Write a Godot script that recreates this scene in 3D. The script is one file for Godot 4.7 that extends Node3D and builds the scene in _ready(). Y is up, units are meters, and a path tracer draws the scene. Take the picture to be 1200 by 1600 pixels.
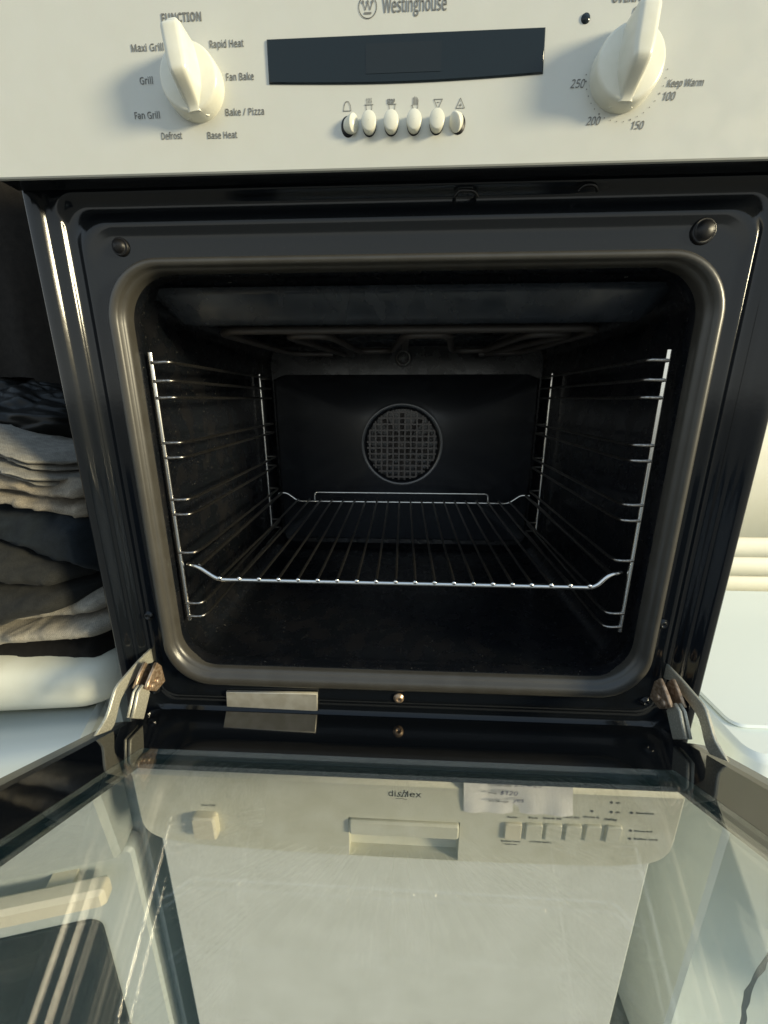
extends Node3D
# An open built-in oven standing on a dishwasher, low sun from the right.
# Units are metres; y = 0 is the height of the lens, the oven's front flange lies in the plane z = 0.

const GROUND := -1.22
const FOCAL := 631.0 / 1600.0      # focal length in picture heights
var cam: Camera3D
var M := {}
var used := {}
var rng := RandomNumberGenerator.new()

# ---------------------------------------------------------------- helpers
func lin(r: float, g: float, b: float) -> Color:
	return Color(r, g, b).linear_to_srgb()

func ray(x: float, y: float) -> Vector3:
	return cam.basis * Vector3((x - 600.0) / 1600.0 / FOCAL, -(y - 800.0) / 1600.0 / FOCAL, -1.0)

func px(x: float, y: float, z: float) -> Vector3:      # photo pixel on the plane z
	var d := ray(x, y)
	return cam.position + d * ((z - cam.position.z) / d.z)

func pxx(x: float, y: float, xx: float) -> Vector3:    # photo pixel on the plane x
	var d := ray(x, y)
	return cam.position + d * ((xx - cam.position.x) / d.x)

func st_new() -> SurfaceTool:
	var st := SurfaceTool.new()
	st.begin(Mesh.PRIMITIVE_TRIANGLES)
	return st

func tri(st: SurfaceTool, a: Vector3, b: Vector3, c: Vector3) -> void:
	st.add_vertex(a); st.add_vertex(c); st.add_vertex(b)

func quad(st: SurfaceTool, a: Vector3, b: Vector3, c: Vector3, d: Vector3) -> void:
	tri(st, a, b, c); tri(st, a, c, d)

func box(st: SurfaceTool, c: Vector3, s: Vector3, t := Transform3D.IDENTITY) -> void:
	st.set_smooth_group(-1)
	var h := s / 2
	var v: Array[Vector3] = []
	for k in 8:
		v.append(t * (c + Vector3(h.x if k & 1 else -h.x, h.y if k & 2 else -h.y, h.z if k & 4 else -h.z)))
	quad(st, v[4], v[5], v[7], v[6]); quad(st, v[1], v[0], v[2], v[3])
	quad(st, v[5], v[1], v[3], v[7]); quad(st, v[0], v[4], v[6], v[2])
	quad(st, v[6], v[7], v[3], v[2]); quad(st, v[0], v[1], v[5], v[4])

func rounded(x0: float, y0: float, x1: float, y1: float, r: float, n := 6) -> PackedVector2Array:
	var p := PackedVector2Array()
	var cs := [Vector2(x1 - r, y1 - r), Vector2(x0 + r, y1 - r), Vector2(x0 + r, y0 + r), Vector2(x1 - r, y0 + r)]
	for k in 4:
		for i in n + 1:
			var a := (k + float(i) / n) * PI / 2
			p.append(cs[k] + Vector2(cos(a), sin(a)) * r)
	return p

func inset(p: PackedVector2Array, d: float) -> PackedVector2Array:
	var o := PackedVector2Array()
	var n := p.size()
	for i in n:
		var a := (p[i] - p[(i + n - 1) % n]).normalized()
		var b := (p[(i + 1) % n] - p[i]).normalized()
		var m := (a + b).normalized()
		var nn := Vector2(-m.y, m.x)
		var k: float = clampf(1.0 / maxf(0.35, nn.dot(Vector2(-a.y, a.x))), 1.0, 2.5)
		o.append(p[i] + nn * d * k)
	return o

# a polygon (counter-clockwise) given thickness along z, edges chamfered by b
func slab(st: SurfaceTool, p: PackedVector2Array, z0: float, z1: float, b: float, t := Transform3D.IDENTITY) -> void:
	if Geometry2D.is_polygon_clockwise(p) == false:
		pass
	var area := 0.0
	for i in p.size():
		area += p[i].cross(p[(i + 1) % p.size()])
	if area < 0:
		p.reverse()
	var q := inset(p, b) if b > 0 else p
	var n := p.size()
	var lay := func(pp: PackedVector2Array, z: float) -> PackedVector3Array:
		var o := PackedVector3Array()
		for v in pp: o.append(t * Vector3(v.x, v.y, z))
		return o
	var rings := [lay.call(q, z0), lay.call(p, z0 + b), lay.call(p, z1 - b), lay.call(q, z1)]
	for k in 3:
		if b <= 0 and k != 1: continue
		st.set_smooth_group(k + 2)
		for i in n:
			var j := (i + 1) % n
			quad(st, rings[k][i], rings[k][j], rings[k + 1][j], rings[k + 1][i])
	var ix := Geometry2D.triangulate_polygon(q)
	st.set_smooth_group(-1)
	for k in range(0, ix.size(), 3):
		var a: int = ix[k]
		var bb: int = ix[k + 1]
		var c: int = ix[k + 2]
		if (q[bb] - q[a]).cross(q[c] - q[a]) < 0:
			var s := bb
			bb = c
			c = s
		tri(st, rings[3][a], rings[3][bb], rings[3][c])
		tri(st, rings[0][a], rings[0][c], rings[0][bb])

func loft(st: SurfaceTool, rings: Array, closed := true, group := 1) -> void:
	st.set_smooth_group(group)
	for k in rings.size() - 1:
		var a: PackedVector3Array = rings[k]
		var b: PackedVector3Array = rings[k + 1]
		for i in a.size() - (0 if closed else 1):
			var j := (i + 1) % a.size()
			quad(st, a[i], a[j], b[j], b[i])

func fan(st: SurfaceTool, ring: PackedVector3Array, flip := false) -> void:
	st.set_smooth_group(-1)
	var c := Vector3.ZERO
	for v in ring: c += v
	c /= ring.size()
	for i in ring.size():
		var j := (i + 1) % ring.size()
		if flip: tri(st, c, ring[j], ring[i])
		else: tri(st, c, ring[i], ring[j])

func tube(st: SurfaceTool, pts: Array, r: float, sides := 8, closed := false) -> void:
	var n := pts.size()
	var rings := []
	var up := Vector3.UP
	for i in n:
		var a: Vector3 = pts[(i + n - 1) % n] if closed or i > 0 else pts[0]
		var b: Vector3 = pts[(i + 1) % n] if closed or i < n - 1 else pts[n - 1]
		var d := (b - a).normalized()
		if i == 0:
			up = Vector3.UP if absf(d.y) < 0.9 else Vector3.RIGHT
		var s := d.cross(up).normalized()
		up = s.cross(d).normalized()
		var ring := PackedVector3Array()
		for k in sides:
			var an := TAU * k / sides
			ring.append(pts[i] + (s * cos(an) + up * sin(an)) * r)
		rings.append(ring)
	if closed: rings.append(rings[0])
	loft(st, rings)
	if not closed:
		fan(st, rings[0], true); fan(st, rings[-1])

func smooth_path(pts: Array, r: float, n := 4) -> Array:   # round the corners of a polyline
	var o := [pts[0]]
	for i in range(1, pts.size() - 1):
		var p: Vector3 = pts[i]
		var a: Vector3 = pts[i - 1] - p
		var b: Vector3 = pts[i + 1] - p
		var k := minf(r, minf(a.length(), b.length()) * 0.45)
		var s := p + a.normalized() * k
		var e := p + b.normalized() * k
		for j in n + 1:
			var t := float(j) / n
			o.append(s.lerp(p, t).lerp(p.lerp(e, t), t))
	o.append(pts[-1])
	return o

# profile is an array of Vector2(radius, height) turned about the axis of t (local z)
func lathe(st: SurfaceTool, prof: Array, t: Transform3D, sides := 24, squash := Vector2.ONE) -> void:
	var rings := []
	for p in prof:
		var ring := PackedVector3Array()
		for k in sides:
			var a := TAU * k / sides
			ring.append(t * Vector3(cos(a) * p.x * squash.x, sin(a) * p.x * squash.y, p.y))
		rings.append(ring)
	loft(st, rings)

func ribbon(st: SurfaceTool, pts: Array, w: float, o: Vector3, sc := 1.0, closed := false) -> void:  # flat printed line, lying in xy
	st.set_smooth_group(-1)
	var n := pts.size()
	for i in n - (0 if closed else 1):
		var a: Vector2 = pts[i] * sc
		var b: Vector2 = pts[(i + 1) % n] * sc
		var d := (b - a).normalized()
		var s := Vector2(-d.y, d.x) * w / 2
		a -= d * w * 0.4
		b += d * w * 0.4
		quad(st, o + Vector3(a.x - s.x, a.y - s.y, 0), o + Vector3(b.x - s.x, b.y - s.y, 0), o + Vector3(b.x + s.x, b.y + s.y, 0), o + Vector3(a.x + s.x, a.y + s.y, 0))

func build(st: SurfaceTool, called: String, m: Material, parent: Node3D) -> MeshInstance3D:
	st.generate_normals()
	var o := MeshInstance3D.new()
	o.name = called
	o.mesh = st.commit()
	o.material_override = m
	parent.add_child(o, true)
	if parent != self and parent.has_meta("label"):      # geometry is given in world coordinates
		o.position = -parent.position
		if parent.rotation != Vector3.ZERO:
			o.transform = parent.transform.affine_inverse()
	return o

func thing(called: String, label: String, category: String, at: Vector3, group := "") -> Node3D:
	var o := Node3D.new()
	used[called] = used.get(called, -1) + 1
	o.name = called if used[called] == 0 else "%s_%03d" % [called, used[called]]
	add_child(o)
	o.position = at
	o.set_meta("label", label)
	o.set_meta("category", category)
	if group: o.set_meta("group", group)
	return o

func structure(o: Node3D) -> Node3D:
	o.set_meta("kind", "structure")
	return o

# printed words: left and right end given as photo pixels of the baseline, on the plane z
func words(text: String, a: Vector2, b: Vector2, z: float, cap: float, m: Material, parent: Node3D, italic := 0.0, bold := false, serif := false, called := "lettering") -> void:
	var f := SystemFont.new()
	f.font_names = PackedStringArray(["Droid Serif" if serif else "Droid Sans"])
	if bold: f.font_weight = 700
	var t := TextMesh.new()
	t.font = f
	t.text = text
	t.font_size = 48
	t.pixel_size = 0.001
	t.depth = 0.001
	t.curve_step = 3.0
	t.material = m
	var box_ := t.get_aabb()
	var p := px(a.x, a.y, z)
	var q := px(b.x, b.y, z)
	var sx := (q.x - p.x) / maxf(0.0001, box_.size.x)
	var sy := cap / (48 * 0.001 * 0.714)
	var o := MeshInstance3D.new()
	o.name = called
	o.mesh = t
	parent.add_child(o, true)
	var base: float = -48 * 0.001 * 0.36       # baseline of a centred line, about
	var bs := Basis(Vector3(sx, 0, 0), Vector3(italic * sy, sy, 0), Vector3(0, 0, 0.2))
	var mid := (p + q) / 2
	mid.z = z
	var off := bs * Vector3(box_.get_center().x, base, 0)
	var g := Transform3D(bs, mid - off)
	o.transform = parent.global_transform.affine_inverse() * g

# ---------------------------------------------------------------- textures and materials
func noise_image(size: int, freq: float, seed_: int, octaves := 4, kind := FastNoiseLite.TYPE_SIMPLEX_SMOOTH) -> Image:
	var n := FastNoiseLite.new()
	n.seed = seed_
	n.frequency = freq
	n.noise_type = kind
	n.fractal_octaves = octaves
	return n.get_seamless_image(size, size)

func ramp_texture(img: Image, stops: Array) -> ImageTexture:   # grey value -> colour, stops are [value, sRGB colour]
	var o := Image.create(img.get_width(), img.get_height(), true, Image.FORMAT_RGB8)
	for y in img.get_height():
		for x in img.get_width():
			var v := img.get_pixel(x, y).r
			var c: Color = stops[-1][1]
			for k in stops.size() - 1:
				if v <= stops[k + 1][0]:
					c = (stops[k][1] as Color).lerp(stops[k + 1][1], clampf((v - stops[k][0]) / (stops[k + 1][0] - stops[k][0]), 0, 1))
					break
			o.set_pixel(x, y, c)
	o.generate_mipmaps()
	return ImageTexture.create_from_image(o)

func bump_texture(img: Image, strength: float) -> ImageTexture:
	var c: Image = img.duplicate()
	c.convert(Image.FORMAT_RGB8)
	c.bump_map_to_normal_map(strength)
	return ImageTexture.create_from_image(c)

func mat(called: String, c: Color, rough: float, metal := 0.0, spec := 0.5) -> StandardMaterial3D:
	var m := StandardMaterial3D.new()
	m.resource_name = called
	m.albedo_color = c
	m.roughness = rough
	m.metallic = metal
	m.metallic_specular = spec
	M[called] = m
	return m

func world_tex(m: StandardMaterial3D, scale_: float) -> void:
	m.uv1_triplanar = true
	m.uv1_world_triplanar = true
	m.uv1_scale = Vector3.ONE * scale_

func materials() -> void:
	var fine := noise_image(512, 0.06, 3)
	var coarse := noise_image(512, 0.012, 5, 5)
	var grain := noise_image(512, 0.35, 7, 2)
	# black vitreous enamel with pale flecks and, inside, baked-on brown grease
	var flecks := Image.create(1024, 1024, true, Image.FORMAT_RGB8)
	var grease := Image.create(1024, 1024, true, Image.FORMAT_RGB8)
	var rough := Image.create(1024, 1024, true, Image.FORMAT_RGB8)
	flecks.fill(lin(0.006, 0.0072, 0.0095))
	var gn := noise_image(1024, 0.008, 21, 5)
	for y in 1024:
		for x in 1024:
			var v := gn.get_pixel(x, y).r
			var w := 0.16 * smoothstep(0.35, 0.95, v) * (0.5 + grain.get_pixel(x % 512, y % 512).r)
			grease.set_pixel(x, y, lin(0.0050 + 0.022 * w, 0.0062 + 0.014 * w, 0.0085 + 0.006 * w))
			var r := 0.24 + 0.10 * smoothstep(0.3, 0.9, v) + 0.08 * (fine.get_pixel(x % 512, y % 512).r - 0.5)
			rough.set_pixel(x, y, Color(r, r, r))
	for k in 3600:
		var c := lin(0.03, 0.03, 0.03).lerp(lin(0.26, 0.24, 0.20), pow(rng.randf(), 4.0))
		var x := rng.randi_range(0, 1022)
		var y := rng.randi_range(0, 1022)
		grease.fill_rect(Rect2i(x, y, rng.randi_range(1, 3), rng.randi_range(1, 3)), c)
		if k % 5 == 0:
			flecks.fill_rect(Rect2i(y, x, 1, 1), c)
	flecks.generate_mipmaps(); grease.generate_mipmaps(); rough.generate_mipmaps()
	var peel := bump_texture(fine, 0.25)
	var m := mat("enamel", Color.WHITE, 0.12, 0, 0.43)
	m.albedo_texture = ImageTexture.create_from_image(flecks)
	m.normal_enabled = true; m.normal_texture = peel; m.normal_scale = 0.12
	world_tex(m, 4.0)
	m = mat("cavity_enamel", Color.WHITE, 1.0, 0, 0.62)
	m.albedo_texture = ImageTexture.create_from_image(grease)
	m.roughness_texture = ImageTexture.create_from_image(rough)
	m.normal_enabled = true; m.normal_texture = peel; m.normal_scale = 0.15
	world_tex(m, 3.0)
	m = mat("roof_sheen_enamel", lin(0.024, 0.029, 0.036), 1.0, 0, 0.7)  # lighter than the cavity: reflected sheen of the strip put into the base colour
	m.roughness_texture = ramp_texture(noise_image(512, 0.02, 71, 5), [[0.3, Color(0.14, 0.14, 0.14)], [0.7, Color(0.34, 0.34, 0.34)]])
	m.albedo_texture = ramp_texture(noise_image(512, 0.02, 72, 5), [[0.45, Color(0.9, 0.9, 0.9)], [0.68, Color.WHITE]])
	world_tex(m, 3.0)
	m = mat("cover_enamel", lin(0.012, 0.014, 0.018), 0.26, 0, 0.7)
	m.normal_enabled = true; m.normal_texture = peel; m.normal_scale = 0.15
	world_tex(m, 3.0)
	m = mat("fascia_paint", lin(0.555, 0.56, 0.515), 1.0)
	m.roughness_texture = ramp_texture(noise_image(512, 0.015, 81, 5), [[0.3, Color(0.30, 0.30, 0.30)], [0.7, Color(0.46, 0.46, 0.46)]])
	m.normal_enabled = true; m.normal_texture = bump_texture(grain, 0.3); m.normal_scale = 0.15
	m.albedo_texture = ramp_texture(coarse, [[0.0, Color(0.988, 0.986, 0.98)], [1.0, Color.WHITE]])
	world_tex(m, 6.0)
	m = mat("knob_plastic", lin(0.74, 0.735, 0.65), 0.26)
	m.albedo_texture = ramp_texture(coarse, [[0.0, Color(0.95, 0.945, 0.92)], [1.0, Color.WHITE]])
	world_tex(m, 9.0)
	mat("print_grey", lin(0.17, 0.17, 0.16), 0.6)
	mat("print_dark", lin(0.06, 0.06, 0.058), 0.6)
	mat("ink_blue", lin(0.05, 0.06, 0.14), 0.7)
	mat("display_glass", lin(0.010, 0.016, 0.020), 0.12, 0, 0.4)
	mat("display_cell", lin(0.013, 0.018, 0.021), 0.16, 0, 0.4)
	m = mat("chrome", lin(0.74, 0.72, 0.68), 0.2, 1.0)
	mat("weld_chrome", lin(0.82, 0.80, 0.76), 0.12, 1.0)
	m = mat("wire_dull", lin(0.42, 0.41, 0.39), 0.32, 1.0)
	m.albedo_texture = ramp_texture(fine, [[0.0, Color(0.55, 0.5, 0.45)], [0.6, Color.WHITE], [1.0, Color.WHITE]])
	world_tex(m, 12.0)
	m = mat("galvanised", lin(0.62, 0.60, 0.52), 0.5, 0.35)
	m.albedo_texture = ramp_texture(noise_image(512, 0.09, 31, 3, FastNoiseLite.TYPE_CELLULAR), [[0.0, Color(0.72, 0.72, 0.68)], [1.0, Color.WHITE]])
	m.roughness_texture = ramp_texture(fine, [[0.0, Color(0.7, 0.7, 0.7)], [1.0, Color.WHITE]])
	world_tex(m, 14.0)
	m = mat("bronzed_steel", lin(0.52, 0.40, 0.29), 0.36, 0.6)
	m.albedo_texture = ramp_texture(fine, [[0.2, Color(0.72, 0.66, 0.6)], [0.7, Color.WHITE]])
	world_tex(m, 7.0)
	m = mat("gasket_rubber", lin(0.052, 0.049, 0.042), 0.34, 0, 0.5)
	m.albedo_texture = ramp_texture(coarse, [[0.25, Color(0.94, 0.93, 0.92)], [0.7, Color.WHITE]])
	m.normal_enabled = true; m.normal_texture = peel; m.normal_scale = 0.2
	world_tex(m, 5.0)
	m = mat("plate_foil", lin(0.62, 0.60, 0.53), 0.4, 0.5)
	m.albedo_texture = ramp_texture(coarse, [[0.2, Color(0.92, 0.91, 0.89)], [0.8, Color.WHITE]])
	world_tex(m, 9.0)
	mat("rubber_and_hole_black", lin(0.008, 0.008, 0.009), 0.42, 0, 0.4)  # black rubber, also the painted dark of the button holes
	mat("black_glass", lin(0.008, 0.009, 0.010), 0.05, 0, 0.5)
	mat("door_paint", lin(0.012, 0.012, 0.013), 0.22, 0, 0.55)
	mat("element_tube", lin(0.11, 0.10, 0.095), 0.42, 0.3)
	m = mat("window_glass", Color(0.36, 0.50, 0.48, 0.075), 0.02)
	m.transparency = BaseMaterial3D.TRANSPARENCY_ALPHA
	m = mat("lamp_glass", Color(0.5, 0.5, 0.5, 0.3), 0.1)
	m.transparency = BaseMaterial3D.TRANSPARENCY_ALPHA
	m = mat("white_enamel", lin(0.79, 0.81, 0.76), 0.22)
	m.albedo_texture = ramp_texture(coarse, [[0.0, Color(0.95, 0.95, 0.94)], [1.0, Color.WHITE]])
	world_tex(m, 2.0)
	mat("grey_white_enamel", lin(0.50, 0.55, 0.54), 0.3)
	m = mat("cool_white_enamel", lin(0.80, 0.86, 0.84), 0.25)
	m = mat("white_plastic", lin(0.72, 0.72, 0.62), 0.38)
	m.albedo_texture = ramp_texture(coarse, [[0.0, Color(0.93, 0.925, 0.9)], [1.0, Color.WHITE]])
	world_tex(m, 3.0)
	m = mat("yellowed_plastic", lin(0.72, 0.68, 0.54), 0.4)
	m = mat("paper", lin(0.82, 0.81, 0.78), 0.8)
	m = mat("smoked_panel", lin(0.035, 0.037, 0.037), 0.6, 0, 0.3)
	m.albedo_texture = ramp_texture(grain, [[0.3, Color(0.45, 0.45, 0.45)], [0.6, Color.WHITE]])
	world_tex(m, 3.0)
	m = mat("concrete", lin(0.30, 0.29, 0.265), 0.9)
	var con := noise_image(1024, 0.02, 41, 6)
	m.albedo_texture = ramp_texture(con, [[0.2, Color(0.78, 0.77, 0.74)], [0.5, Color(0.93, 0.92, 0.9)], [0.8, Color.WHITE]])
	m.normal_enabled = true; m.normal_texture = bump_texture(grain, 1.5); m.normal_scale = 0.5
	world_tex(m, 1.3)
	mat("tar", lin(0.10, 0.115, 0.125), 0.8)
	m = mat("cream_paint", lin(0.87, 0.84, 0.71), 0.55)
	m.albedo_texture = ramp_texture(coarse, [[0.0, Color(0.95, 0.94, 0.92)], [1.0, Color.WHITE]])
	world_tex(m, 1.0)
	m = mat("bag_film", lin(0.006, 0.006, 0.0055), 0.4, 0, 0.35)
	# cloths: a fine weave over broad uneven fading
	var weave := Image.create(512, 512, true, Image.FORMAT_RGB8)
	for y in 512:
		for x in 512:
			var v := 0.80 + 0.10 * sin(x * TAU / 4.0) * sin(y * TAU / 4.0) + 0.30 * (grain.get_pixel(x, y).r - 0.5) + 0.22 * (fine.get_pixel(x, y).r - 0.5)
			v = clampf(v, 0, 1)
			weave.set_pixel(x, y, Color(v, v, v))
	weave.generate_mipmaps()
	var wt := bump_texture(weave, 2.0)
	var cloths := {"cloth_grey": lin(0.30, 0.285, 0.25), "cloth_khaki": lin(0.34, 0.295, 0.23), "cloth_navy": lin(0.016, 0.022, 0.028), "cloth_charcoal": lin(0.030, 0.031, 0.030), "cloth_sand": lin(0.46, 0.42, 0.345), "cloth_black": lin(0.012, 0.011, 0.010), "cloth_coat": lin(0.024, 0.021, 0.018)}
	var fade := ImageTexture.create_from_image(weave)
	for k in cloths:
		m = mat(k, cloths[k], 0.95, 0, 0.3)
		m.albedo_texture = fade
		m.normal_enabled = true; m.normal_texture = wt; m.normal_scale = 0.6
		m.rim_enabled = true; m.rim = 0.25; m.rim_tint = 0.6
		world_tex(m, 3.2)

# ---------------------------------------------------------------- the place
func _ready() -> void:
	rng.seed = 77
	cam = Camera3D.new()
	cam.name = "camera"
	cam.position = Vector3(0, 0, 0.35)
	cam.rotation_degrees = Vector3(-15.7, 2.8, 0)
	cam.fov = rad_to_deg(2 * atan(0.5 / FOCAL))
	cam.near = 0.01
	cam.far = 200
	add_child(cam)
	cam.make_current()
	var env := Environment.new()
	var sky := Sky.new()
	var sm := ProceduralSkyMaterial.new()
	sm.sky_top_color = Color(0.52, 0.60, 0.68)
	sm.sky_horizon_color = Color(0.79, 0.80, 0.77)
	sm.sky_curve = 0.25
	sm.ground_bottom_color = Color(0.34, 0.33, 0.31)
	sm.ground_horizon_color = Color(0.50, 0.50, 0.48)
	sm.sun_angle_max = 1.0
	sky.sky_material = sm
	env.background_mode = Environment.BG_SKY
	env.sky = sky
	env.tonemap_mode = Environment.TONE_MAPPER_LINEAR
	env.tonemap_exposure = 1.95
	env.sdfgi_enabled = true
	env.ssao_enabled = true
	env.ssil_enabled = true
	var we := WorldEnvironment.new()
	we.name = "environment"
	we.environment = env
	add_child(we)
	var sun := DirectionalLight3D.new()
	sun.name = "sun"
	sun.light_color = Color(1.0, 0.945, 0.79)
	sun.light_energy = 0.8
	sun.light_angular_distance = 12.0
	sun.shadow_enabled = true
	add_child(sun)
	sun.look_at_from_position(Vector3(1.0, 0.27, 0.44), Vector3.ZERO)

	materials()
	setting()
	dishwasher()
	oven()
	rack()
	left_cooker()
	clothes()
	right_washer()

func setting() -> void:
	var st := st_new()
	st.set_smooth_group(-1)
	quad(st, Vector3(-60, GROUND, 60), Vector3(60, GROUND, 60), Vector3(60, GROUND, -60), Vector3(-60, GROUND, -60))
	var g := build(st, "ground", M.concrete, self)
	structure(g)
	g.set_meta("label", "pale concrete ground under the appliances")
	# cream boarded wall behind
	var wz := -0.66
	var w := thing("boarded_wall", "cream painted wall with narrow boards along its foot", "wall", Vector3(0, GROUND, wz - 0.05))
	st = st_new()
	box(st, Vector3(0.4, 0.0, wz - 0.064), Vector3(5.99, 2.43, 0.12))
	build(st, "wall_core", M.cream_paint, w)
	var rows := [1100.0, 930.0, 901.0, 871.0, 840.0]
	var ys := [GROUND]
	for r in rows: ys.append(px(1175, r, wz).y)
	while ys[-1] < 1.1: ys.append(ys[-1] + 0.42)
	for k in ys.size() - 1:
		st = st_new()
		var poly := PackedVector2Array([Vector2(0, ys[k] + 0.0012), Vector2(0.018, ys[k] + 0.0012), Vector2(0.018, ys[k + 1] - 0.0012), Vector2(0, ys[k + 1] - 0.0012)])
		slab(st, poly, -2.6, 3.4, 0.0006, Transform3D(Basis(Vector3(0, 0, 1), Vector3.UP, Vector3(1, 0, 0)), Vector3(0, 0, wz - 0.018)))
		build(st, "board", M.cream_paint, w)

# ---------------------------------------------------------------- dishwasher
func dishwasher() -> void:
	var d := thing("dishwasher", "white dishwasher with rounded control fascia, standing under the open oven", "dishwasher", Vector3(0, GROUND, -0.3))
	var st := st_new()
	slab(st, rounded(-0.298, GROUND + 0.02, 0.298, -0.400, 0.004, 2), -0.58, -0.03, 0.003)
	build(st, "cabinet", M.white_enamel, d)
	st = st_new()
	slab(st, rounded(-0.302, GROUND + 0.11, 0.302, -0.522, 0.012, 4), -0.029, -0.014, 0.006)
	build(st, "door", M.white_enamel, d)
	st = st_new()
	box(st, Vector3(0, GROUND + 0.05, -0.05), Vector3(0.56, 0.10, 0.02))
	build(st, "kick_plate", M.white_plastic, d)
	# control fascia: square on top, rounded lower corners, bowed lower edge
	var p := PackedVector2Array()
	var zf := 0.008
	var by := -0.513
	p.append(Vector2(-0.306, -0.398)); p.append(Vector2(-0.306, -0.47))
	for i in 9:
		var a := PI + i / 8.0 * PI / 2
		p.append(Vector2(-0.266 + 0.040 * cos(a), -0.475 + 0.034 * sin(a)))
	for i in 21:
		var x := -0.24 + 0.48 * i / 20.0
		p.append(Vector2(x, by - 0.006 * (1 - pow(x / 0.26, 2))))
	for i in 9:
		var a := -PI / 2 + i / 8.0 * PI / 2
		p.append(Vector2(0.266 + 0.040 * cos(a), -0.475 + 0.034 * sin(a)))
	p.append(Vector2(0.306, -0.47)); p.append(Vector2(0.306, -0.398))
	# the handle recess is cut out of it
	var hx0 := px(545, 1300, zf).x
	var hx1 := px(718, 1300, zf).x
	var hy0 := px(630, 1340, zf).y
	var hy1 := px(630, 1281, zf).y
	var holder := CSGCombiner3D.new()
	st = st_new()
	slab(st, p, -0.035, zf, 0.007)
	st.generate_normals()
	var body := CSGMesh3D.new()
	body.mesh = st.commit()
	body.name = "fascia_body"
	holder.add_child(body)
	var cut := CSGBox3D.new()
	cut.name = "handle_cut"
	cut.operation = CSGShape3D.OPERATION_SUBTRACTION
	cut.size = Vector3(hx1 - hx0, hy1 - hy0, 0.06)
	cut.position = Vector3((hx0 + hx1) / 2, (hy0 + hy1) / 2, 0.005)
	holder.add_child(cut)
	holder.name = "control_fascia"
	body.material = M.white_plastic
	cut.material = M.white_plastic
	d.add_child(holder)
	holder.position = -d.position
	# recess: slanted back, upper grip lip
	var w := hx1 - hx0
	st = st_new()
	st.set_smooth_group(-1)
	var grip := hy1 - (hy1 - hy0) * 0.38
	quad(st, Vector3(hx0, hy0, -0.006), Vector3(hx1, hy0, -0.006), Vector3(hx1, hy1, -0.024), Vector3(hx0, hy1, -0.024))
	build(st, "handle_recess", M.white_plastic, d)
	st = st_new()
	slab(st, rounded(hx0 + 0.001, grip, hx1 - 0.001, hy1 - 0.001, 0.003, 3), -0.004, zf + 0.004, 0.002)
	build(st, "handle_lip", M.white_plastic, d)
	# on/off button
	st = st_new()
	var a0 := px(309, 1299, zf)
	var a1 := px(340, 1268, zf)
	slab(st, rounded(a0.x, a0.y, a1.x, a1.y, 0.004, 3), zf - 0.002, zf + 0.010, 0.002)
	build(st, "power_button", M.yellowed_plastic, d)
	# six programme buttons
	var bx := [786.0, 818.0, 848.5, 879.0, 910.0, 942.0]
	for k in 6:
		var dy: float = (bx[k] - 786) * 0.027
		var l := px(bx[k], 1308 + dy, zf)
		var r := px(bx[k] + 29.5, 1285 + dy, zf)
		st = st_new()
		slab(st, rounded(l.x, l.y, r.x, r.y, 0.002, 3), zf - 0.002, zf + 0.0030 + 0.0005 * (k % 2), 0.0010)
		build(st, "programme_button", M.yellowed_plastic if k == 0 else M.white_plastic, d)
	# indicator lights
	for q in [[955.5, 1253.5], [955.5, 1268.5], [987, 1269.5], [985.5, 1297.5], [984, 1310], [925, 1267]]:
		var c := px(q[0], q[1], zf)
		st = st_new()
		lathe(st, [Vector2(0.0001, 0.0006), Vector2(0.0014, 0.0005), Vector2(0.0017, 0)], Transform3D(Basis.IDENTITY, c + Vector3(0, 0, 0.0002)), 12)
		build(st, "indicator_light", M.print_grey, d)
	st = st_new()
	st.set_smooth_group(-1)
	var c2 := px(893, 1267, zf + 0.0004)
	tri(st, c2 + Vector3(-0.0016, -0.0022, 0), c2 + Vector3(0.002, 0, 0), c2 + Vector3(-0.0016, 0.0022, 0))
	build(st, "start_symbol", M.print_grey, d)
	var z := zf + 0.0003
	words("di", Vector2(607, 1244), Vector2(618, 1244.5), z, 0.0078, M.print_dark, d)
	words("sh", Vector2(619, 1245), Vector2(634, 1245.5), z, 0.0090, M.print_dark, d, 0.35, false, true)
	words("lex", Vector2(636, 1245.5), Vector2(658, 1246), z, 0.0078, M.print_dark, d)
	st = st_new()
	ribbon(st, [Vector2(-0.006, 0), Vector2(0, 0.0007), Vector2(0.006, -0.0004)], 0.0009, px(627, 1248.5, z))
	build(st, "logo_stroke", M.print_grey, d)
	words("On/Off", Vector2(315, 1259.5), Vector2(337, 1260), z, 0.0026, M.print_dark, d)
	words("Auto", Vector2(792, 1278), Vector2(808, 1278.5), z, 0.0026, M.print_dark, d)
	words("Eco", Vector2(826, 1279), Vector2(840, 1279.5), z, 0.0026, M.print_dark, d)
	words("Quick 30", Vector2(848, 1280), Vector2(877, 1280.5), z, 0.0026, M.print_dark, d)
	words("Fast 60", Vector2(881, 1278), Vector2(905, 1279), z, 0.0026, M.print_grey, d)
	words("Rinse &", Vector2(912, 1278), Vector2(937, 1279), z, 0.0028, M.print_grey, d)
	words("Delay", Vector2(945, 1282), Vector2(964, 1282.5), z, 0.0032, M.print_dark, d)
	words("3h", Vector2(962, 1256), Vector2(969, 1256), z, 0.0024, M.print_dark, d)
	words("6h", Vector2(962, 1271), Vector2(969, 1271), z, 0.0024, M.print_dark, d)
	words("Sanitise", Vector2(993, 1272), Vector2(1021, 1273), z, 0.0026, M.print_dark, d, 0.2)
	words("Rinse Aid", Vector2(991, 1300), Vector2(1019, 1301), z, 0.0024, M.print_dark, d)
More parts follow.
